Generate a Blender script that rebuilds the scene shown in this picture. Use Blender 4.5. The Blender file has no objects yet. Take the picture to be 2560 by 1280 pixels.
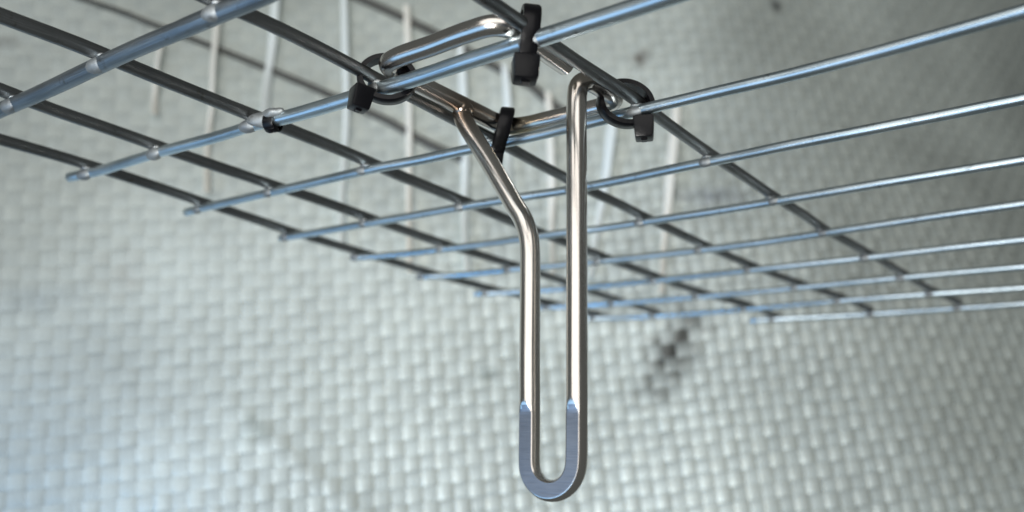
import bpy, bmesh, math, random
import numpy as np
from mathutils import Vector, Matrix
random.seed(4)
rng = np.random.default_rng(4)
U = 0.05                       # one mesh cell of the shelf is 50 mm; coordinates below are in cells
sc = bpy.context.scene
COL = sc.collection

# ------------------------------------------------------------------ camera
C = np.array([6.69394, -2.57711, -2.16555])
R = np.array([[0.797225, 0.602252, 0.041531], [-0.109635, 0.212094, -0.971080], [-0.593643, 0.769616, 0.235115]])
cam = bpy.data.cameras.new('camera'); camo = bpy.data.objects.new('camera', cam); COL.objects.link(camo)
M = Matrix((( R[0][0], -R[1][0], -R[2][0]), (R[0][1], -R[1][1], -R[2][1]), (R[0][2], -R[1][2], -R[2][2])))
camo.matrix_world = Matrix.Translation(Vector(C * U)) @ M.to_4x4()
cam.sensor_width = 36; cam.lens = 35.017
cam.clip_start = 0.01; cam.clip_end = 20
cam.dof.use_dof = True; cam.dof.focus_distance = 5.5 * U; cam.dof.aperture_fstop = 10
sc.camera = camo

# ------------------------------------------------------------------ light
sc.view_settings.view_transform = 'Standard'; sc.view_settings.look = 'None'
sc.view_settings.exposure = 0.0; sc.view_settings.gamma = 1.0
w = bpy.data.worlds.new("World"); sc.world = w; w.use_nodes = True
bg = w.node_tree.nodes['Background']; bg.inputs[0].default_value = (0.58, 0.62, 0.60, 1); bg.inputs[1].default_value = 0.17

def area(name, pos, target, sx, sy, power, color):
    l = bpy.data.lights.new(name, 'AREA'); l.shape = 'RECTANGLE'; l.size = sx * U; l.size_y = sy * U
    l.energy = power; l.color = color
    o = bpy.data.objects.new(name, l); COL.objects.link(o)
    p = Vector(pos) * U; t = Vector(target) * U
    o.location = p; o.rotation_euler = (t - p).to_track_quat('-Z', 'Y').to_euler()
    return o
area('window_light', (9.5, -17.0, 7.0), (1.8, 4, 1), 33, 22, 9.3, (1.0, 0.975, 0.94))
area('sky_light', (-4.0, -10.5, -7.5), (0.0, 4, -1.0), 18, 7.5, 1.6, (0.30, 0.60, 1.0))
def spot(name, pos, target, power, color, cone, rad):
    l = bpy.data.lights.new(name, 'SPOT'); l.energy = power; l.color = color
    l.spot_size = math.radians(cone); l.spot_blend = 1.0; l.shadow_soft_size = rad * U
    o = bpy.data.objects.new(name, l); COL.objects.link(o); o.location = Vector(pos) * U
    o.rotation_euler = (Vector(target) - Vector(pos)).to_track_quat('-Z', 'Y').to_euler()
spot('sheet_fill_spot', (5.0, -8, -4.5), (.0, 8.8, 1.6), 22.5, (1.0, .99, .95), 50, 2.6)  # added spot with no visible source, puts a bright pool on the sheet
spot('blue_fill_spot', (-6, -6, -6.5), (-3.9, 3.8, -3.4), 7.5, (.02, .36, .9), 48, 1.2)  # added blue spot, source unseen, tints the lower left of the sheet

# ------------------------------------------------------------------ helpers
def tag(o, label=None, cat=None, group=None, kind=None):
    for k, v in (('label', label), ('category', cat), ('group', group), ('kind', kind)):
        if v: o[k] = v
    return o

def empty(name, loc):
    o = bpy.data.objects.new(name, None); o.location = Vector(loc) * U; o.empty_display_size = 0.01
    COL.objects.link(o); return o

def mesh_obj(name, verts, faces, mats, parent=None, smooth=True, sharp=None, fm=None, uvs=None, attr=None):
    me = bpy.data.meshes.new(name)
    v = np.asarray(verts, float) * U
    if parent is not None:
        off = np.zeros(3); p = parent
        while p is not None:
            off += np.array(p.location); p = p.parent
        v = v - off
    me.from_pydata(v.tolist(), [], [list(f) for f in faces])
    for m in (mats if isinstance(mats, (list, tuple)) else [mats]): me.materials.append(m)
    if fm is not None: me.polygons.foreach_set('material_index', np.asarray(fm, dtype=np.int32))
    me.polygons.foreach_set('use_smooth', [smooth] * len(me.polygons))
    if uvs is not None:
        ul = me.uv_layers.new(name='UVMap'); idx = np.zeros(len(me.loops), dtype=np.int32)
        me.loops.foreach_get('vertex_index', idx)
        ul.data.foreach_set('uv', np.asarray(uvs, float)[idx].ravel())
    me.update()
    if sharp: me.set_sharp_from_angle(angle=math.radians(sharp))
    o = bpy.data.objects.new(name, me); COL.objects.link(o)
    if parent is not None: o.parent = parent
    return o

def catmull(pts, step=0.05, closed=False):
    P = [np.array(p, float) for p in pts]
    n = len(P); out = []
    rngi = range(n) if closed else range(n - 1)
    for i in rngi:
        p1, p2 = P[i], P[(i + 1) % n]
        p0 = P[i - 1] if (closed or i > 0) else 2 * p1 - p2
        p3 = P[(i + 2) % n] if (closed or i + 2 < n) else 2 * p2 - p1
        k = max(1, int(np.linalg.norm(p2 - p1) / step))
        d1 = max(np.linalg.norm(p1 - p0), 1e-6) ** .5; d2 = max(np.linalg.norm(p2 - p1), 1e-6) ** .5; d3 = max(np.linalg.norm(p3 - p2), 1e-6) ** .5
        m1 = (p1 - p0) / d1 - (p2 - p0) / (d1 + d2) + (p2 - p1) / d2
        m2 = (p2 - p1) / d2 - (p3 - p1) / (d2 + d3) + (p3 - p2) / d3
        m1 = m1 * d2; m2 = m2 * d2
        for a in range(k):
            t = a / k
            out.append((2 * t**3 - 3 * t**2 + 1) * p1 + (t**3 - 2 * t**2 + t) * m1 + (-2 * t**3 + 3 * t**2) * p2 + (t**3 - t**2) * m2)
    if not closed: out.append(P[-1])
    return np.array(out)

def frames(path, up=(0, 0, 1)):
    T = np.gradient(path, axis=0); T /= np.linalg.norm(T, axis=1)[:, None]
    n = np.cross(T[0], np.cross(np.array(up, float), T[0])); n /= np.linalg.norm(n)
    N = [n]
    for i in range(1, len(path)):
        n = n - T[i] * np.dot(n, T[i]); n /= np.linalg.norm(n); N.append(n)
    N = np.array(N); B = np.cross(T, N)
    return T, N, B

def tube_data(path, rad, seg=20, dome=0.5, up=(0, 0, 1)):
    """swept round rod with rounded ends"""
    T, N, B = frames(path, up)
    rad = np.broadcast_to(rad, (len(path),)).astype(float)
    ang = np.linspace(0, 2 * np.pi, seg, endpoint=False)
    rings = []; 
    def ring(p, n, b, r): return p + r * (np.cos(ang)[:, None] * n + np.sin(ang)[:, None] * b)
    for k in (0.08, 0.45, 0.8):
        rings.append(ring(path[0] - T[0] * rad[0] * dome * math.sqrt(max(0, 1 - k * k)), N[0], B[0], rad[0] * k))
    for i in range(len(path)): rings.append(ring(path[i], N[i], B[i], rad[i]))
    for k in (0.8, 0.45, 0.08):
        rings.append(ring(path[-1] + T[-1] * rad[-1] * dome * math.sqrt(max(0, 1 - k * k)), N[-1], B[-1], rad[-1] * k))
    V = np.concatenate(rings); F = []
    for i in range(len(rings) - 1):
        for j in range(seg):
            a = i * seg + j; b = i * seg + (j + 1) % seg
            F.append((a, b, b + seg, a + seg))
    F.append(tuple(range(seg - 1, -1, -1))); F.append(tuple(range((len(rings) - 1) * seg, len(rings) * seg)))
    L = np.concatenate([[0], np.cumsum(np.linalg.norm(np.diff(V[::seg], axis=0), axis=1))])
    uv = np.stack([np.repeat(L, seg), np.tile(ang / (2 * np.pi), len(rings))], 1)
    return V, F, uv

# ------------------------------------------------------------------ materials
def new_mat(name):
    m = bpy.data.materials.new(name); m.use_nodes = True
    return m, m.node_tree.nodes, m.node_tree.links, m.node_tree.nodes['Principled BSDF']

def metal(name, c1, c2, rough, rvar, streak, bump, spots=0.0, aniso=0.0):
    m, N, L, P = new_mat(name)
    P.inputs['Metallic'].default_value = 1.0
    uv = N.new('ShaderNodeUVMap')
    mp = N.new('ShaderNodeMapping'); mp.inputs['Scale'].default_value = streak
    L.new(uv.outputs[0], mp.inputs[0])
    n1 = N.new('ShaderNodeTexNoise'); n1.inputs['Scale'].default_value = 1; n1.inputs['Detail'].default_value = 5
    L.new(mp.outputs[0], n1.inputs['Vector'])
    tc = N.new('ShaderNodeTexCoord')
    n2 = N.new('ShaderNodeTexNoise'); n2.inputs['Scale'].default_value = 260; n2.inputs['Detail'].default_value = 4; n2.inputs['Roughness'].default_value = .65
    L.new(tc.outputs['Object'], n2.inputs['Vector'])
    n3 = N.new('ShaderNodeTexNoise'); n3.inputs['Scale'].default_value = 45; n3.inputs['Detail'].default_value = 3
    L.new(tc.outputs['Object'], n3.inputs['Vector'])
    r = N.new('ShaderNodeValToRGB'); r.color_ramp.elements[0].position = .3; r.color_ramp.elements[1].position = .7
    r.color_ramp.elements[0].color = (*c1, 1); r.color_ramp.elements[1].color = (*c2, 1)
    mixn = N.new('ShaderNodeMix'); mixn.inputs[0].default_value = .5
    L.new(n1.outputs[0], mixn.inputs[2]); L.new(n3.outputs[0], mixn.inputs[3])
    L.new(mixn.outputs[0], r.inputs[0])
    out = r.outputs[0]
    if spots:
        r2 = N.new('ShaderNodeValToRGB'); r2.color_ramp.elements[0].position = .60; r2.color_ramp.elements[1].position = .72
        L.new(n2.outputs[0], r2.inputs[0])
        mx = N.new('ShaderNodeMix'); mx.data_type = 'RGBA'; mx.inputs[7].default_value = (.10, .085, .07, 1)
        ml = N.new('ShaderNodeMath'); ml.operation = 'MULTIPLY'; ml.inputs[1].default_value = spots
        L.new(r2.outputs[0], ml.inputs[0]); L.new(ml.outputs[0], mx.inputs[0]); L.new(out, mx.inputs[6]); out = mx.outputs[2]
    L.new(out, P.inputs['Base Color'])
    mr = N.new('ShaderNodeMapRange'); mr.inputs[3].default_value = rough - rvar; mr.inputs[4].default_value = rough + rvar
    L.new(mixn.outputs[0], mr.inputs[0]); L.new(mr.outputs[0], P.inputs['Roughness'])
    bp = N.new('ShaderNodeBump'); bp.inputs['Strength'].default_value = bump; bp.inputs['Distance'].default_value = .0004
    L.new(n1.outputs[0], bp.inputs['Height']); L.new(bp.outputs[0], P.inputs['Normal'])
    return m
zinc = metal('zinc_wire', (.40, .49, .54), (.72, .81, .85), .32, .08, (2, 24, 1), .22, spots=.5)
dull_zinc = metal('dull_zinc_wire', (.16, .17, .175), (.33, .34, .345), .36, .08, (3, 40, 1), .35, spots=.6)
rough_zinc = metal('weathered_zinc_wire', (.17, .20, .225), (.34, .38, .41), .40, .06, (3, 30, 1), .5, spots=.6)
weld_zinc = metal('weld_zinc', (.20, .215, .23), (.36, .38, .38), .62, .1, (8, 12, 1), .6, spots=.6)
steel = metal('stainless_steel', (.64, .60, .56), (.74, .70, .66), .20, .03, (1.5, 60, 1), .10)
def heat_tint(m, spots_):
    N, L = m.node_tree.nodes, m.node_tree.links; P = N['Principled BSDF']
    col = P.inputs['Base Color'].links[0].from_socket
    tc = N.new('ShaderNodeTexCoord')
    for (c, r, k, colr) in spots_:
        d = N.new('ShaderNodeVectorMath'); d.operation = 'DISTANCE'; d.inputs[1].default_value = c; L.new(tc.outputs['Object'], d.inputs[0])
        mr = N.new('ShaderNodeMapRange'); mr.inputs[1].default_value = r * .2; mr.inputs[2].default_value = r; mr.inputs[3].default_value = k; mr.inputs[4].default_value = 0
        L.new(d.outputs['Value'], mr.inputs[0])
        mx = N.new('ShaderNodeMix'); mx.data_type = 'RGBA'; mx.inputs[7].default_value = (*colr, 1)
        L.new(mr.outputs[0], mx.inputs[0]); L.new(col, mx.inputs[6]); col = mx.outputs[2]
    L.new(col, P.inputs['Base Color'])
# straw and brown heat colours left by welding, round the weld and the brazed corner
heat_tint(steel, [((-.43 * U, .098 * U, -.03 * U), .36 * U, .75, (.20, .13, .08)), ((-.30 * U, .55 * U, 0), .22 * U, .6, (.55, .43, .24)), ((.385 * U, .10 * U, -.02 * U), .16 * U, .45, (.30, .22, .14))])
ground_steel = metal('ground_steel', (.19, .22, .27), (.31, .34, .40), .38, .05, (90, 2, 1), .14)
_n = ground_steel.node_tree
_map = [n for n in _n.nodes if n.type == 'MAPPING'][0]; _tc = [n for n in _n.nodes if n.type == 'TEX_COORD'][0]
_n.links.new(_tc.outputs['Object'], _map.inputs[0]); _map.inputs['Scale'].default_value = (160, 40, 3200); _map.inputs['Rotation'].default_value = (0, .12, 0)

def plastic_black():
    m, N, L, P = new_mat('black_nylon')
    P.inputs['Base Color'].default_value = (.003, .003, .004, 1); P.inputs['Specular IOR Level'].default_value = .22; P.inputs['Roughness'].default_value = .30
    tc = N.new('ShaderNodeTexCoord'); n = N.new('ShaderNodeTexNoise'); n.inputs['Scale'].default_value = 900
    L.new(tc.outputs['Object'], n.inputs['Vector'])
    b = N.new('ShaderNodeBump'); b.inputs['Strength'].default_value = .25; b.inputs['Distance'].default_value = .0002
    L.new(n.outputs[0], b.inputs['Height']); L.new(b.outputs[0], P.inputs['Normal'])
    return m
nylon = plastic_black()

STAINS = [  # weave coordinates s, t, radius, strength, colour : dirt rubbed into the sheet
]
def weave_mat(name, base, vertical):
    m, N, L, P = new_mat(name)
    uv = N.new('ShaderNodeUVMap')
    mp = N.new('ShaderNodeMapping'); mp.inputs['Scale'].default_value = (60, 2.2, 1) if vertical else (2.2, 60, 1)
    L.new(uv.outputs[0], mp.inputs[0])
    fib = N.new('ShaderNodeTexNoise'); fib.inputs['Scale'].default_value = 1; fib.inputs['Detail'].default_value = 3
    L.new(mp.outputs[0], fib.inputs['Vector'])
    big = N.new('ShaderNodeTexNoise'); big.inputs['Scale'].default_value = .55; big.inputs['Detail'].default_value = 4
    L.new(uv.outputs[0], big.inputs['Vector'])
    inf = N.new('ShaderNodeObjectInfo')
    hs = N.new('ShaderNodeHueSaturation'); hs.inputs['Color'].default_value = (*base, 1)
    # value = .84 + .16 fibre + .18 blotch + small per strip offset
    a = N.new('ShaderNodeMath'); a.operation = 'MULTIPLY_ADD'; a.inputs[1].default_value = .55; a.inputs[2].default_value = .385
    L.new(fib.outputs[0], a.inputs[0])
    b = N.new('ShaderNodeMath'); b.operation = 'MULTIPLY_ADD'; b.inputs[1].default_value = .62
    L.new(big.outputs[0], b.inputs[0]); L.new(a.outputs[0], b.inputs[2])
    c = N.new('ShaderNodeMath'); c.operation = 'MULTIPLY_ADD'; c.inputs[1].default_value = .07
    L.new(inf.outputs['Random'], c.inputs[0]); L.new(b.outputs[0], c.inputs[2])
    L.new(c.outputs[0], hs.inputs['Value'])
    col = hs.outputs[0]
    wob = N.new('ShaderNodeTexNoise'); wob.inputs['Scale'].default_value = 3.2; wob.inputs['Detail'].default_value = 5
    L.new(uv.outputs[0], wob.inputs['Vector'])
    sn = N.new('ShaderNodeVectorMath'); sn.operation = 'SNAP'; sn.inputs[1].default_value = (.19, .19, 1)
    of = N.new('ShaderNodeVectorMath'); of.operation = 'SUBTRACT'; of.inputs[1].default_value = (-9.5 + .19 * 50 - .095, -3.2 + .19 * 17 - .095, 0)
    L.new(uv.outputs[0], of.inputs[0]); L.new(of.outputs[0], sn.inputs[0])
    ob = N.new('ShaderNodeVectorMath'); ob.operation = 'ADD'; ob.inputs[1].default_value = of.inputs[1].default_value; L.new(sn.outputs[0], ob.inputs[0])
    mxv = N.new('ShaderNodeMix'); mxv.data_type = 'VECTOR'; mxv.inputs[0].default_value = .22; L.new(uv.outputs[0], mxv.inputs[4]); L.new(ob.outputs[0], mxv.inputs[5])
    for (s, t, rx, ry, rot, k, colr) in STAINS:
        if vertical: k *= .6
        mpp = N.new('ShaderNodeMapping'); mpp.vector_type = 'TEXTURE'
        mpp.inputs['Location'].default_value = (s, t, 0); mpp.inputs['Rotation'].default_value = (0, 0, rot); mpp.inputs['Scale'].default_value = (rx, ry, 1)
        L.new(mxv.outputs[1], mpp.inputs[0])
        ln = N.new('ShaderNodeVectorMath'); ln.operation = 'LENGTH'; L.new(mpp.outputs[0], ln.inputs[0])
        ad = N.new('ShaderNodeMath'); ad.operation = 'MULTIPLY_ADD'; ad.inputs[1].default_value = 1.6; L.new(wob.outputs[0], ad.inputs[0]); L.new(ln.outputs['Value'], ad.inputs[2])
        mr = N.new('ShaderNodeMapRange'); mr.inputs[1].default_value = .95; mr.inputs[2].default_value = 2.0; mr.inputs[3].default_value = k; mr.inputs[4].default_value = 0
        L.new(ad.outputs[0], mr.inputs[0])
        mx = N.new('ShaderNodeMix'); mx.data_type = 'RGBA'; mx.inputs[7].default_value = (*colr, 1)
        L.new(mr.outputs[0], mx.inputs[0]); L.new(col, mx.inputs[6]); col = mx.outputs[2]
    L.new(col, P.inputs['Base Color']); P.inputs['Roughness'].default_value = .42; P.inputs['Metallic'].default_value = .22
    bp = N.new('ShaderNodeBump'); bp.inputs['Strength'].default_value = .5; bp.inputs['Distance'].default_value = .0006
    L.new(fib.outputs[0], bp.inputs['Height']); L.new(bp.outputs[0], P.inputs['Normal'])
    return m
STAINS += [
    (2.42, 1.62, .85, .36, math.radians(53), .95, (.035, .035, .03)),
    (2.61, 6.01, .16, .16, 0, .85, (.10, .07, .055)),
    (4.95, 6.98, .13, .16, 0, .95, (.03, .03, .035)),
    (-.56, 4.45, .30, .20, .4, .45, (.10, .12, .10)),
    (-2.91, 1.03, .22, .20, .3, .45, (.14, .18, .15)),
    (-4.46, 3.1, .32, .40, .3, .30, (.30, .27, .23)),
    (-5.87, 6.27, .22, .12, .1, .45, (.16, .16, .15)),
    (-.06, 1.53, .18, .12, .0, .55, (.12, .16, .15)),
    (3.29, 3.74, .75, .16, -.1, .55, (.17, .20, .27)),
    (-5.39, 2.78, .5, .22, .1, .35, (.22, .29, .35)),
]
weft_m = weave_mat('pale_weft_plastic', (.57, .62, .585), False)
warp_m = weave_mat('pale_warp_plastic', (.545, .60, .575), True)
m_, N_, L_, P_ = new_mat('sheet_backing'); P_.inputs['Base Color'].default_value = (.38, .41, .39, 1); P_.inputs['Roughness'].default_value = .7
backing_m = m_

def ribbon_mat(name, colr):
    m, N, L, P = new_mat(name)
    uv = N.new('ShaderNodeUVMap'); mp = N.new('ShaderNodeMapping'); mp.inputs['Scale'].default_value = (.8, 14, 1)
    L.new(uv.outputs[0], mp.inputs[0])
    n = N.new('ShaderNodeTexNoise'); n.inputs['Scale'].default_value = 1; n.inputs['Detail'].default_value = 3; L.new(mp.outputs[0], n.inputs['Vector'])
    r = N.new('ShaderNodeValToRGB'); r.color_ramp.elements[0].position = .3; r.color_ramp.elements[1].position = .7
    r.color_ramp.elements[0].color = (colr[0] * .93, colr[1] * .93, colr[2] * .93, 1); r.color_ramp.elements[1].color = (*colr, 1)
    L.new(n.outputs[0], r.inputs[0]); L.new(r.outputs[0], P.inputs['Base Color'])
    P.inputs['Roughness'].default_value = .3
    return m
white_ribbon = ribbon_mat('clear_white_ribbon', (.86, .93, .93)); cream_ribbon = ribbon_mat('cream_ribbon', (.90, .89, .82))
m_, N_, L_, P_ = new_mat('shadow_line_dark'); P_.inputs['Base Color'].default_value = (.07, .075, .07, 1); P_.inputs['Roughness'].default_value = .6
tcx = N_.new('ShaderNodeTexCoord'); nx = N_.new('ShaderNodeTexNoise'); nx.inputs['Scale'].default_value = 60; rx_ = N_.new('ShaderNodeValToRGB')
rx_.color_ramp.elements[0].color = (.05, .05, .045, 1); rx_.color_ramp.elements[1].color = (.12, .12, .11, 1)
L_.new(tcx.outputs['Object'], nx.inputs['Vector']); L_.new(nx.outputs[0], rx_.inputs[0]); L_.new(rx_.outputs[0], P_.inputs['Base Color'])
shadow_line_dark = m_  # dark colour for the tubes that stand in for shadows on the sheet

# ------------------------------------------------------------------ woven sheet behind
er = np.array([.7980, .6027, 0]); ef = np.array([-.6109, .7917, 0]); TH = math.radians(8)
def F_(a, h):
    return 13.0 + .15 * (h - 2) - .022 * np.where(a < 2, (a - 2) ** 2, 0) + .10 * np.sin(a * .8 + .5) * np.cos(h * .35) + .15 * np.maximum(a - 2.5, 0) ** 1.5 * np.clip((h + 1.5) / 6, 0, 1.2)
def wrinkle(s, t):
    d = (s + 2.9) * .707 + (t - 1.1) * .707; l = (s + 2.9) * .707 - (t - 1.1) * .707
    w_ = .022 * np.exp(-(d / .16) ** 2) / (1 + np.exp(-(l + .2) * 4)) / (1 + np.exp((l - 2.2) * 3))
    w_ = w_ + .035 * np.sin(.9 * s + 1.7 * t) * np.sin(.55 * s - .4 * t + 1) + .02 * np.sin(2.3 * s - .6 * t + 2) * np.cos(.8 * t)
    return w_
def surf(s, t, off=0.0):
    s, t = np.broadcast_arrays(np.asarray(s, float), np.asarray(t, float))
    a = s * math.cos(TH) - t * math.sin(TH); h = s * math.sin(TH) + t * math.cos(TH)
    off = off + wrinkle(s, t)
    return C + a[..., None] * er + (F_(a, h) - off)[..., None] * ef + h[..., None] * np.array([0, 0, 1.0])

PITCH = .190; S0, S1, T0, T1 = -9.5, 13.4, -3.2, 10.0
nS = int((S1 - S0) / PITCH); nT = int((T1 - T0) / PITCH)
def relief(s, t):   # the sheet is pressed flatter towards the upper left and bulges towards the lower right
    return (.006 + .017 / (1 + np.exp(-(s * .5 - t * .35 + 1.0)))) * (1 - .55 / (1 + np.exp(-(t - 4.2) * 1.6)))
org = (surf(0, T0, .0) ) 
sheet = empty('woven_sheet', org)
tag(sheet, 'grey white plastic sheet woven from flat strips, hanging behind the wire shelf', 'woven sheet')
def grid_faces(n, m):
    f = []
    for i in range(n - 1):
        for j in range(m - 1):
            a = i * m + j; f.append((a, a + 1, a + m + 1, a + m))
    return f
cross = np.array([-.47, -.30, 0, .30, .47]) 
lift = np.array([-.45, .12, .2, .12, -.45])
jit = rng.uniform(.55, 1.25, (nS + 2, nT + 2)); tlt = rng.normal(0, .35, (nS + 2, nT + 2))
def bias(s): return .55 / (1 + np.exp((s - .3) * .9))
for i in range(nS):                      # upright strips
    n = nT * 6 + 1
    t = T0 + np.arange(n) * PITCH / 6
    ph = np.cos(np.pi * ((t - T0) / PITCH - .5 + i))
    wdt = PITCH * rng.uniform(.97, 1.03)
    ss = S0 + (i + .5) * PITCH + cross[None, :] * wdt + rng.normal(0, .003)
    tt = np.repeat(t[:, None], 5, 1); ss = np.repeat(ss, n, 0)
    rl = relief(ss, tt)
    cj = np.clip(((t - T0) / PITCH).astype(int), 0, nT); amp = jit[i, cj]; tl = tlt[i, cj] * np.maximum(ph, 0)
    P = surf(ss, tt, rl * (np.sign(ph) * np.abs(ph) ** .5 * amp)[:, None] - rl * .5 * bias(ss) + rl * .55 * lift[None, :] + rl * tl[:, None] * cross[None, :] + .03)
    mesh_obj('weave_strip', P.reshape(-1, 3), grid_faces(n, 5), warp_m, sheet, uvs=np.stack([ss, tt], -1).reshape(-1, 2))
for j in range(nT):                      # level strips
    n = nS * 6 + 1
    s = S0 + np.arange(n) * PITCH / 6
    ph = -np.cos(np.pi * ((s - S0) / PITCH - .5 + j))
    wdt = PITCH * rng.uniform(.97, 1.03)
    tt = np.repeat(T0 + (j + .5) * PITCH + cross[None, :] * wdt + rng.normal(0, .003), n, 0)
    ss = np.repeat(s[:, None], 5, 1)
    rl = relief(ss, tt)
    ci = np.clip(((s - S0) / PITCH).astype(int), 0, nS); amp = jit[ci, j]; tl = tlt[ci, j] * np.maximum(ph, 0)
    P = surf(ss, tt, rl * (np.sign(ph) * np.abs(ph) ** .5 * amp)[:, None] + rl * .5 * bias(ss) + rl * .55 * lift[None, :] + rl * tl[:, None] * cross[None, :] + .03)
    mesh_obj('weave_strip', P.reshape(-1, 3)[:, :], grid_faces(n, 5), weft_m, sheet, uvs=np.stack([ss, tt], -1).reshape(-1, 2))
ns_, nt_ = 60, 44
ss, tt = np.meshgrid(np.linspace(S0, S0 + nS * PITCH, ns_), np.linspace(T0, T0 + nT * PITCH, nt_), indexing='ij')
P = np.concatenate([surf(ss, tt, -.02).reshape(-1, 3), surf(ss, tt, -.05).reshape(-1, 3)])
g = grid_faces(ns_, nt_); q = ns_ * nt_
gf = g + [tuple(x + q for x in reversed(f)) for f in g]
mesh_obj('backing', P, gf, backing_m, sheet)

# ------------------------------------------------------------------ ribbons and modelled shadow lines in front of the sheet
RIB = {
 's1': ([(-2.55,7.64),(-2.58,6.83),(-2.64,6.24),(-2.69,5.72),(-2.72,5.29)], .15, 0),
 's2': ([(-1.61,7.70),(-1.63,6.26),(-1.68,4.97),(-1.74,4.07),(-1.78,3.35)], .115, 0),
 's3': ([(-3.31,6.88),(-3.35,6.33),(-3.39,5.46),(-3.42,4.86),(-3.42,4.16)], .10, 1),
 's4': ([(-4.00,6.41),(-4.04,6.10),(-4.07,5.79),(-4.07,5.30)], .10, 1),
 's5': ([(-0.72,7.12),(-0.77,5.92),(-0.84,4.64),(-0.88,3.68),(-0.92,2.94)], .12, 1),
 's6': ([(0.01,6.47),(-0.02,5.50),(-0.09,4.42),(-0.16,3.41),(-0.17,2.84)], .135, 0),
 's7': ([(0.62,6.04),(0.60,5.46),(0.56,4.89),(0.51,4.09)], .135, 0),
 's8': ([(1.20,5.55),(1.15,4.85),(1.07,3.93),(0.97,2.82)], .125, 1),
 's9': ([(2.15,5.42),(2.05,4.97),(1.87,4.23),(1.70,3.61),(1.55,3.06),(1.47,2.73)], .15, 0),
 's10': ([(3.04,5.26),(2.89,4.65),(2.75,4.09),(2.56,3.27),(2.38,2.41)], .15, 1),
}
RLAB = {
 's1': 'wide white plastic ribbon running down from the top edge to the lumpy wire joint',
 's2': 'long thin white ribbon passing just left of the left cable tie head',
 's3': 'thin cream ribbon just left of the widest white ribbon, reaching lower',
 's4': 'shortest cream ribbon, leftmost of all the ribbons',
 's5': 'cream ribbon passing behind the left corner of the hook frame, left of the bent leg',
 's6': 'white ribbon seen through the angle where the bent leg meets the frame',
 's7': 'white ribbon hanging below the topmost cable tie, right of the bent leg',
 's8': 'cream ribbon mostly hidden directly behind the straight hook leg',
 's9': 'slanting white ribbon just right of the straight hook leg',
 's10': 'cream white ribbon furthest right, under the rightmost cable tie and joint',
}
def ribbon(key):
    pts, wd, cr = RIB[key]
    c = catmull([(p[0], p[1], 0) for p in pts], .12)
    n = len(c); u = np.linspace(0, 1, n)
    wv = .84 * wd * (1 - .22 * u) * (1 + .08 * np.sin(u * 9 + len(pts)))
    xs = np.array([-.5, -.2, .2, .5])
    s = c[:, 0:1] + xs[None] * wv[:, None] + .004 * np.sin(u * 14)[:, None]; t = np.repeat(c[:, 1:2], 4, 1)
    off = .12 + .02 * np.sin(u * 6)[:, None] + np.array([0, .018, .018, 0])[None] + xs[None] * .08 * np.sin(u * 5)[:, None]
    A = surf(s, t, off).reshape(-1, 3); B = surf(s, t, off - .012).reshape(-1, 3)
    m = 4; f = grid_faces(n, m); k = n * m
    ff = f + [tuple(x + k for x in reversed(z)) for z in f]
    for i in range(n - 1):
        a = i * m; ff.append((a, a + m, a + m + k, a + k)); b = i * m + m - 1; ff.append((b + m, b, b + k, b + m + k))
    ff.append((3, 2, 1, 0, k, k + 1, k + 2, k + 3)); e = (n - 1) * m; ff.append((e, e + 1, e + 2, e + 3, e + 3 + k, e + 2 + k, e + 1 + k, e + k))
    uv = np.stack([np.repeat(c[:, 1], 4), np.tile(xs, n)], 1); uv = np.concatenate([uv, uv])
    o = mesh_obj('plastic_ribbon', A.tolist() + B.tolist(), ff, cream_ribbon if cr else white_ribbon, uvs=uv, sharp=40)
    tag(o, RLAB[key], 'ribbon', 'pale ribbons hanging in front of the woven sheet')
for k in RIB: ribbon(k)

SHADOW_LINES = [([(-5.10,7.05),(-4.96,6.99),(-4.54,6.85),(-4.06,6.65),(-3.37,6.38),(-2.23,5.86),(-1.60,5.53),(-1.07,5.23),(-0.59,4.88),(-.1,4.60)], .028, .06,
       'long thin shadow line, modelled as a tube, slanting behind the ribbons at upper left, sharp at its left end'),
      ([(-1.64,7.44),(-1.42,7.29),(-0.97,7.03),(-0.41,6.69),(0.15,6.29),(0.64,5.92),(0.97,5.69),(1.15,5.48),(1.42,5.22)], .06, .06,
       'short blurred shadow line, modelled as a tube, slanting behind the hook frame from the top edge')]
for pts, r0, r1, lab in SHADOW_LINES:
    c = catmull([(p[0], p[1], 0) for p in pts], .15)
    P = surf(c[:, 0], c[:, 1], .07)  # shadows of the shelf wires, built as thin dark tubes off the sheet
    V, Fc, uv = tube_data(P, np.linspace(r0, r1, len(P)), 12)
    tag(mesh_obj('shadow_line', V, Fc, shadow_line_dark, uvs=uv), lab, 'shadow line', 'modelled shadow lines behind the ribbons')

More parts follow.
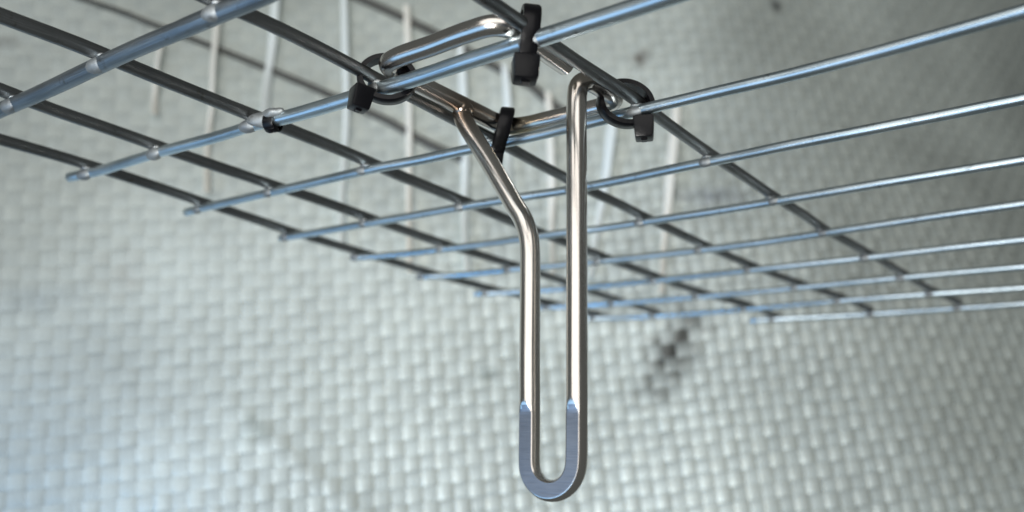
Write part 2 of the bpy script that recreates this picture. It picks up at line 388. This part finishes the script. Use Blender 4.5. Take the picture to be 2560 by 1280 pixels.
# ------------------------------------------------------------------ wire shelf
AW = [
[(0.338,0.052),(0.690,0.031),(0.977,0.037),(1.401,0.022),(1.985,-0.013),(2.263,-0.026),(2.606,-0.026),(2.932,-0.034),(3.187,-0.027),(3.630,-0.041)],
[(-0.246,0.998),(0.082,1.058),(0.378,1.035),(0.973,1.020),(1.507,1.038),(1.836,1.015),(1.984,1.018),(2.142,1.044),(2.447,1.045),(2.661,1.042),(2.944,1.035),(3.099,1.040),(3.383,1.026),(3.506,1.015),(3.904,1.003),(4.063,1.000),(4.427,0.986),(4.631,0.976),(4.944,0.956)],
[(-0.286,2.050),(0.019,2.034),(0.430,2.038),(0.973,2.026),(1.501,2.010),(1.971,1.998),(2.351,2.047),(2.705,2.047),(3.007,2.078),(3.223,2.090),(3.470,2.070),(3.649,2.070),(3.784,2.062),(3.981,2.037),(4.183,2.036),(4.493,2.022),(4.885,2.020),(5.370,1.985),(5.804,1.934),(6.008,1.915),(6.228,1.886)],
[(-0.234,2.997),(0.029,3.028),(0.515,3.020),(0.961,3.020),(1.467,3.030),(1.932,3.036),(2.392,3.067),(2.725,3.107),(2.974,3.106),(3.405,3.082),(3.716,3.037),(4.027,3.025),(4.496,2.983),(5.061,2.976),(5.447,2.973),(5.813,2.956),(6.077,2.938)],
[(-0.152,3.853),(0.024,3.908),(0.464,3.978),(0.912,4.008),(1.506,4.048),(2.160,4.051),(2.356,4.114),(2.947,4.090),(3.487,4.082),(3.991,4.043),(4.726,3.999),(5.194,3.995),(5.619,3.988),(5.970,3.974)],
[(-0.114,4.786),(0.076,4.880),(0.496,4.946),(0.941,4.953),(1.697,5.074),(2.569,5.105),(3.453,5.094),(3.981,5.044),(4.826,4.991),(5.436,4.964),(5.884,4.943)],
[(-0.196,5.734),(0.036,5.796),(0.540,5.920),(1.096,6.006),(2.081,6.018),(2.998,5.991),(4.056,6.024),(4.700,5.993),(5.245,5.986),(5.803,5.969)],
[(-0.160,6.700),(0.206,6.788),(0.557,6.842),(1.607,6.901),(3.062,6.935),(4.146,6.941),(5.065,6.946),(5.680,6.942)],
[(-0.05,7.500),(0.540,7.670),(1.156,7.743),(2.095,7.758),(3.349,7.767),(4.250,7.808),(4.896,7.844),(5.563,7.871)],
[(1.836,8.440),(2.226,8.503),(2.842,8.607),(3.469,8.645),(4.126,8.635),(4.749,8.631),(5.465,8.648)],
]
AR = [.047, .044, .034, .033, .032, .032, .032, .032, .032, .033]
BW = [
[(-0.109,0.018),(-0.082,0.400),(-0.052,0.817),(-0.047,1.323),(-0.090,2.035),(-0.129,2.636),(-0.182,3.023),(-0.190,3.402),(-0.179,3.996),(-0.159,4.418),(-0.159,5.005),(-0.082,5.777),(-0.046,6.304),(0.054,7.007),(0.168,7.714)],
[(0.884,-0.416),(0.849,-0.059),(0.803,0.264),(0.822,0.676),(0.812,1.057),(0.808,1.300),(0.812,1.730),(0.804,2.149),(0.822,2.372),(0.806,2.913),(0.784,3.424),(0.788,4.085),(0.830,4.556),(0.847,5.008),(0.870,5.814),(0.849,6.582),(0.902,7.424)],
[(1.817,-0.824),(1.829,-0.542),(1.861,-0.244),(1.871,-0.024),(1.853,0.205),(1.848,0.630),(1.843,1.046),(1.849,1.331),(1.844,2.042),(1.812,2.275),(1.833,3.111),(1.825,3.358),(1.800,3.746),(1.809,4.959),(1.855,5.969),(1.889,7.007),(2.043,7.767)],
[(2.884,-0.335),(2.893,-0.051),(2.929,0.172),(2.933,0.501),(2.914,0.851),(2.896,1.007),(2.905,1.345),(2.884,1.651),(2.889,2.135),(2.875,2.354),(2.851,2.676),(2.842,2.992),(2.812,3.355),(2.836,3.684),(2.827,4.159),(2.837,4.606),(2.854,5.271),(2.880,6.007),(2.942,6.753),(3.130,7.833)],
[(3.982,0.333),(3.996,0.664),(3.996,0.884),(3.983,1.264),(3.984,1.569),(3.996,1.943),(3.961,2.353),(3.947,2.600),(3.929,3.117),(3.936,3.540),(3.931,4.169),(3.946,4.722),(3.921,5.135),(3.992,6.347),(4.018,7.108),(4.023,7.787),(4.110,8.556)],
]
BR = [.040, .040, .041, .037, .036]
ZB = .070
shelf = empty('wire_shelf', (2.9, 4.0, 0))
tag(shelf, 'zinc plated welded wire mesh shelf seen from below, with bare wire ends at left', 'wire shelf')

def smooth_line(pts, lo, hi, step, deg):
    """pts (u, v): gently bent wire through the measured knots, run straight on beyond them"""
    p = np.array(pts); u, v = p[:, 0], p[:, 1]
    cf = np.polyfit((u - u.mean()) / 3, v, deg)
    uu = np.arange(lo, hi + 1e-6, step)
    cl = np.clip(uu, u.min(), u.max())
    f = np.polyval(cf, (cl - u.mean()) / 3)
    res = np.interp(uu, u, v - np.polyval(cf, (u - u.mean()) / 3))
    k = np.exp(-np.linspace(-2, 2, 9) ** 2); k /= k.sum()
    res = np.convolve(np.pad(res, 4, 'edge'), k, 'valid')
    d0 = (np.polyval(cf, (u.min() + .3 - u.mean()) / 3) - np.polyval(cf, (u.min() - u.mean()) / 3)) / .3
    d1 = (np.polyval(cf, (u.max() - u.mean()) / 3) - np.polyval(cf, (u.max() - .3 - u.mean()) / 3)) / .3
    ext = np.where(uu < u.min(), (uu - u.min()) * d0 * .3, 0) + np.where(uu > u.max(), (uu - u.max()) * d1 * .3, 0)
    return uu, f + .75 * res + ext

XHI = 8.6
Apaths, Bpaths = [], []
for i, a in enumerate(AW):
    lo = -2.2 if i == 0 else a[0][0]
    uu, vv = smooth_line(a, lo, XHI, .08, 4 if i != 9 else 2)
    z = .004 * np.sin(uu * 1.7 + i)
    Apaths.append(np.stack([uu, vv, z], 1))
for j, b in enumerate(BW):
    end = (8.75 if j > 1 else 7.95)
    lo = -2.2
    uu, vv = smooth_line([(q[1], q[0]) for q in b], lo, end, .08, 4)
    z = ZB + .003 * np.sin(uu * 2.1 + j * 2) - (.006 if j else 0)
    Bpaths.append(np.stack([vv, uu, z], 1))
for j in (5, 6, 7):
    uu = np.arange(-2.2, 8.75, .2); Bpaths.append(np.stack([np.full_like(uu, 9.2 if j == 5 else 9.2 + (j - 5)), uu, np.full_like(uu, ZB)], 1))
Bpaths = Bpaths[:5]
AO = []
for i, P in enumerate(Apaths):
    r = AR[i] * (1 + .015 * np.sin(P[:, 0] * 5 + i) + rng.normal(0, .006, len(P)))
    if i == 1:      # thicker sleeve-like stretch to the right of the lumpy joint
        r *= 1 - .17 / (1 + np.exp((P[:, 0] - 1.98) / .05))
    V, Fc, uv = tube_data(P, r, 20, .55)
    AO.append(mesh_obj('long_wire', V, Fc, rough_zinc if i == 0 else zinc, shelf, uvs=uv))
for j, P in enumerate(Bpaths):
    r = BR[j] * (1 + .015 * np.sin(P[:, 1] * 5 + j) + rng.normal(0, .006, len(P)))
    V, Fc, uv = tube_data(P, r, 18, .5)
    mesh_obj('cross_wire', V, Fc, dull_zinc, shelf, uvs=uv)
# weld nuggets where the wires cross
def blob(name, c, sx, sy, sz, mat, parent, rot=0, amp=.12):
    bm = bmesh.new(); bmesh.ops.create_icosphere(bm, subdivisions=3, radius=1)
    vs = []
    ph = rng.uniform(0, 6, 3)
    for v in bm.verts:
        k = 1 + amp * math.sin(v.co.x * 3 + ph[0]) * math.cos(v.co.y * 4 + ph[1])
        x, y, z = v.co.x * sx * k, v.co.y * sy * k, v.co.z * sz * k
        vs.append((c[0] + x * math.cos(rot) - y * math.sin(rot), c[1] + x * math.sin(rot) + y * math.cos(rot), c[2] + z))
    fs = [[v.index for v in f.verts] for f in bm.faces]; bm.free()
    vs = np.array(vs); uv = vs[:, :2] * 2
    return mesh_obj(name, vs, fs, mat, parent, uvs=uv)
for i, PA in enumerate(Apaths):
    for j, PB in enumerate(Bpaths):
        d = ((PA[:, None, :2] - PB[None, :, :2]) ** 2).sum(-1); a, b = np.unravel_index(d.argmin(), d.shape)
        if d[a, b] > .01: continue
        y = np.interp(PB[b, 0], PA[:, 0], PA[:, 1]); x = np.interp(y, PB[:, 1], PB[:, 0])
        r = AR[i]
        blob('weld', (x, y, r * .85), r * 1.2, r * 1.08, r * .45, weld_zinc, AO[i])
        # flattened squeeze mark where the welding tip pressed the lower wire
        blob('weld', (x + rng.normal(0, .01), y - r * .25, -r * .12), r * 1.9, r * .98, r * .97, weld_zinc, AO[i], rng.normal(0, .1), .05)
# lumpy joint where the wire is doubled
blob('weld', (1.995, 1.012, .004), .13, .050, .052, weld_zinc, AO[1], .22, .18)
blob('weld', (2.04, 1.008, .022), .12, .048, .034, weld_zinc, AO[1], -.2, .15)
blob('weld', (1.90, 1.025, .012), .09, .036, .04, weld_zinc, AO[1], .1, .1)

# ------------------------------------------------------------------ hook
RH = .0555
hook = empty('hanging_hook', (3.45, 1.55, .1))
tag(hook, 'bent stainless steel rod hook tied to the wire shelf, its long narrow U hanging down', 'hook')
zf = .101
pts = [(3.858,1.50,zf),(3.861,1.393,zf),(3.868,1.25,zf),(3.876,1.09,zf),(3.868,.985,zf),(3.815,.925,zf),(3.667,.913,zf),(3.396,.932,zf),(3.14,.944,zf),
       (3.05,.975,zf),(3.012,1.06,zf),(3.005,1.20,zf),(3.006,1.40,zf),(3.012,1.60,zf),(3.018,1.80,zf),(3.025,1.97,zf),(3.055,2.065,zf),(3.15,2.10,zf),
       (3.30,2.102,zf),(3.45,2.10,zf),(3.628,2.098,zf),(3.76,2.085,zf),(3.835,2.03,zf),(3.858,1.94,zf),(3.860,1.86,zf),(3.858,1.79,zf),
       (3.848,1.71,zf-.012),(3.838,1.662,zf-.055),(3.834,1.652,-.02),(3.834,1.652,-.12),(3.844,1.652,-.388),(3.854,1.652,-.70),(3.865,1.652,-1.051),(3.875,1.652,-1.36),(3.885,1.652,-1.675),(3.888,1.652,-1.80),(3.891,1.652,-1.914)]
cx, cz, ru = 3.7465, -1.985, .1445
for a in np.radians(np.arange(0, 181, 15)):
    pts.append((cx + ru * math.cos(a) , 1.652, cz - ru * math.sin(a) * .98))
pts += [(3.597,1.652,-1.86),(3.590,1.651,-1.66),(3.580,1.651,-1.457),(3.570,1.651,-1.18),(3.561,1.651,-.95),(3.556,1.651,-.86),(3.543,1.651,-.78),(3.500,1.651,-.675),(3.440,1.650,-.588),(3.377,1.65,-.495),(3.229,1.649,-.28),(3.075,1.649,-.066),(3.025,1.648,.01),(3.005,1.648,.06)]
path = catmull(pts, .018)
V, Fc, uv = tube_data(path, RH, 64, .35, up=(0, -1, 0) if False else (0, 0, 1))
# grind the near face of the lower U flat
nr = np.array([0.0, -1.0, 0.0]); ZT = -1.715
seg = 64; nrings = len(V) // seg; fl = np.zeros(len(V), bool)
ax = np.concatenate([[path[0]] * 3, path, [path[-1]] * 3])
for k in range(nrings):
    c = ax[k]
    if c[2] > ZT + .02 or c[1] > 1.7: continue
    below = ZT - c[2]
    ramp = np.clip((below + .02) / .05, 0, 1); ramp = math.sqrt(1 - (1 - ramp) ** 2) if ramp < 1 else 1
    d = RH * (1 - (1 - .72) * ramp)
    vv = V[k * seg:(k + 1) * seg]; dist = (vv - c) @ nr
    m = dist > d - 1e-9
    # shift the first vertex beyond the cut exactly on to the chord
    for q in np.where(m)[0]:
        vv[q] = vv[q] - nr * (dist[q] - d)
    fl[k * seg:(k + 1) * seg] = m & (ramp > .12)
fm = [1 if all(fl[x] for x in f) else 0 for f in Fc]
rod = mesh_obj('rod', V, Fc, [steel, ground_steel], hook, uvs=uv, fm=fm, sharp=22)
rod['label'] = 'satin steel rod with a flat ground face round the lower bend'
blob('weld', (3.02, 1.648, .075), .062, .066, .06, steel, hook, 0, .05)

# ------------------------------------------------------------------ cable ties
def box_head(c, ea, ee, ez, w, h, d, taper, parent):
    """bevelled tapered ratchet head with a slot lip; ea across, ez up, ee outwards"""
    bm = bmesh.new(); bmesh.ops.create_cube(bm, size=1)
    for v in bm.verts:
        k = 1 - taper * (0.5 - v.co.z)
        v.co = Vector((v.co.x * w * k, v.co.y * d * k, v.co.z * h))
    bmesh.ops.bevel(bm, geom=bm.edges[:] , offset=.014, segments=2, profile=.6, affect='EDGES')
    vs = np.array([v.co[:] for v in bm.verts]); fs = [[v.index for v in f.verts] for f in bm.faces]; bm.free()
    Mx = np.stack([ea, ee, ez], 0)
    W = vs @ Mx + c
    hd = mesh_obj('head', W, fs, nylon, parent, uvs=vs[:, :2], sharp=50)
    bm = bmesh.new(); bmesh.ops.create_cube(bm, size=1)
    for v in bm.verts: v.co = Vector((v.co.x * w * .34, v.co.y * d * .3, v.co.z * .02 - h * .5 - .001))
    bmesh.ops.bevel(bm, geom=bm.edges[:], offset=.004, segments=1, affect='EDGES')
    vs = np.array([v.co[:] for v in bm.verts]); fs = [[v.index for v in f.verts] for f in bm.faces]; bm.free()
    mesh_obj('cut_tail', vs @ Mx + c, fs, nylon, parent, uvs=vs[:, :2], smooth=False)
    return hd

def tie(centre, axis, loop, head, head_rot, label, skew=0.0, width=.088, thick=.032, hsz=(.132, .128, .12), taper=.16, head_twist=0.0):
    """loop: points (e, z) round the bundle in the plane square to axis; head: (e, z)"""
    c = np.array(centre, float); ax_ = np.array(axis, float); ax_ /= np.linalg.norm(ax_)
    up = np.array([0, 0, 1.0]); e = np.cross(up, ax_); e /= np.linalg.norm(e)
    root = empty('cable_tie', c)
    tag(root, label, 'cable tie', 'black cable ties holding the hook to the shelf')
    pl = catmull([(p[0], p[1], 0) for p in loop], .012, closed=True)
    n = len(pl); nx = np.roll(pl, -1, 0) - np.roll(pl, 1, 0); tn = nx / np.linalg.norm(nx, axis=1)[:, None]
    on = np.stack([tn[:, 1], -tn[:, 0]], 1)
    cen = pl[:, :2].mean(0); sg = np.sign(((pl[:, :2] - cen) * on).sum(1).mean()); on *= sg
    prof = [(-.5, 0), (-.5, .8), (-.38, 1), (.38, 1), (.5, .8), (.5, 0)]
    m = len(prof); V = []
    for i in range(n):
        for (a, o) in prof:
            q = pl[i, :2] + on[i] * thick * o
            V.append(c + e * q[0] + up * q[1] + ax_ * (a * width + skew * pl[i, 1]))
    Fs = []
    for i in range(n):
        for j in range(m):
            a = i * m + j; b = i * m + (j + 1) % m; i2 = (i + 1) % n
            Fs.append((a, b, i2 * m + (j + 1) % m, i2 * m + j))
    mesh_obj('strap', V, Fs, nylon, root, uvs=np.array(V)[:, :2], sharp=40)
    ca, sa = math.cos(head_rot), math.sin(head_rot)
    ez = up * ca + e * sa; ee = e * ca - up * sa
    ct, st = math.cos(head_twist), math.sin(head_twist)
    ea2 = ax_ * ct + ee * st; ee2 = ee * ct - ax_ * st
    box_head(c + e * head[0] + up * head[1] + ax_ * skew * head[1], ea2, ee2, ez, *hsz, taper, root)
    return root
r2 = math.sqrt(.5)
# ties seen face on (their axis runs left-right in the picture): e = cross(up, axis) points away
front = [(-.075, -.02), (-.095, .05), (-.085, .13), (-.02, .178), (.06, .175), (.12, .12), (.125, .04), (.06, -.05), (-.01, -.10), (-.05, -.095)]
tie((3.952, 1.025, 0), (r2, r2, 0), front, (-.055, -.155), .08, 'topmost cable tie, its block head hanging straight down below the thick wire', skew=.06, taper=.12)
tie((3.02, 2.01, .0), (r2, r2, 0), [(p[0] * 1.0, p[1]) for p in front], (-.02, -.165), .0, 'cable tie half hidden behind the slanting hook leg', skew=.22, hsz=(.12, .12, .11))
# ties seen end on as open rings
ring = [(.134 * math.cos(a) , .052 + .114 * math.sin(a)) for a in np.radians(np.arange(0, 360, 30))]
tie((3.000, 1.020, -.01), (r2, -r2, 0), [(-p[0], p[1]) for p in ring], (-.135, -.085), .15, 'leftmost cable tie, ring round the left corner of the hook frame', skew=-.1, head_twist=.35)
tie((3.935, 2.000, -.01), (r2, -r2, 0), [(-p[0] , p[1]) for p in ring], (.105, -.095), -.05, 'rightmost cable tie, open ring round the right corner of the hook frame', skew=-.1, head_twist=-.3)
tie((2.035, 1.03, -.005), (1, .25, 0), [(.050 * math.cos(a), -.010 + .054 * math.sin(a)) for a in np.radians(np.arange(0, 360, 45))], (-.010, -.058), .1,
    'small cut off cable tie under the lumpy wire joint at left', width=.07, thick=.012, hsz=(.085, .03, .06))
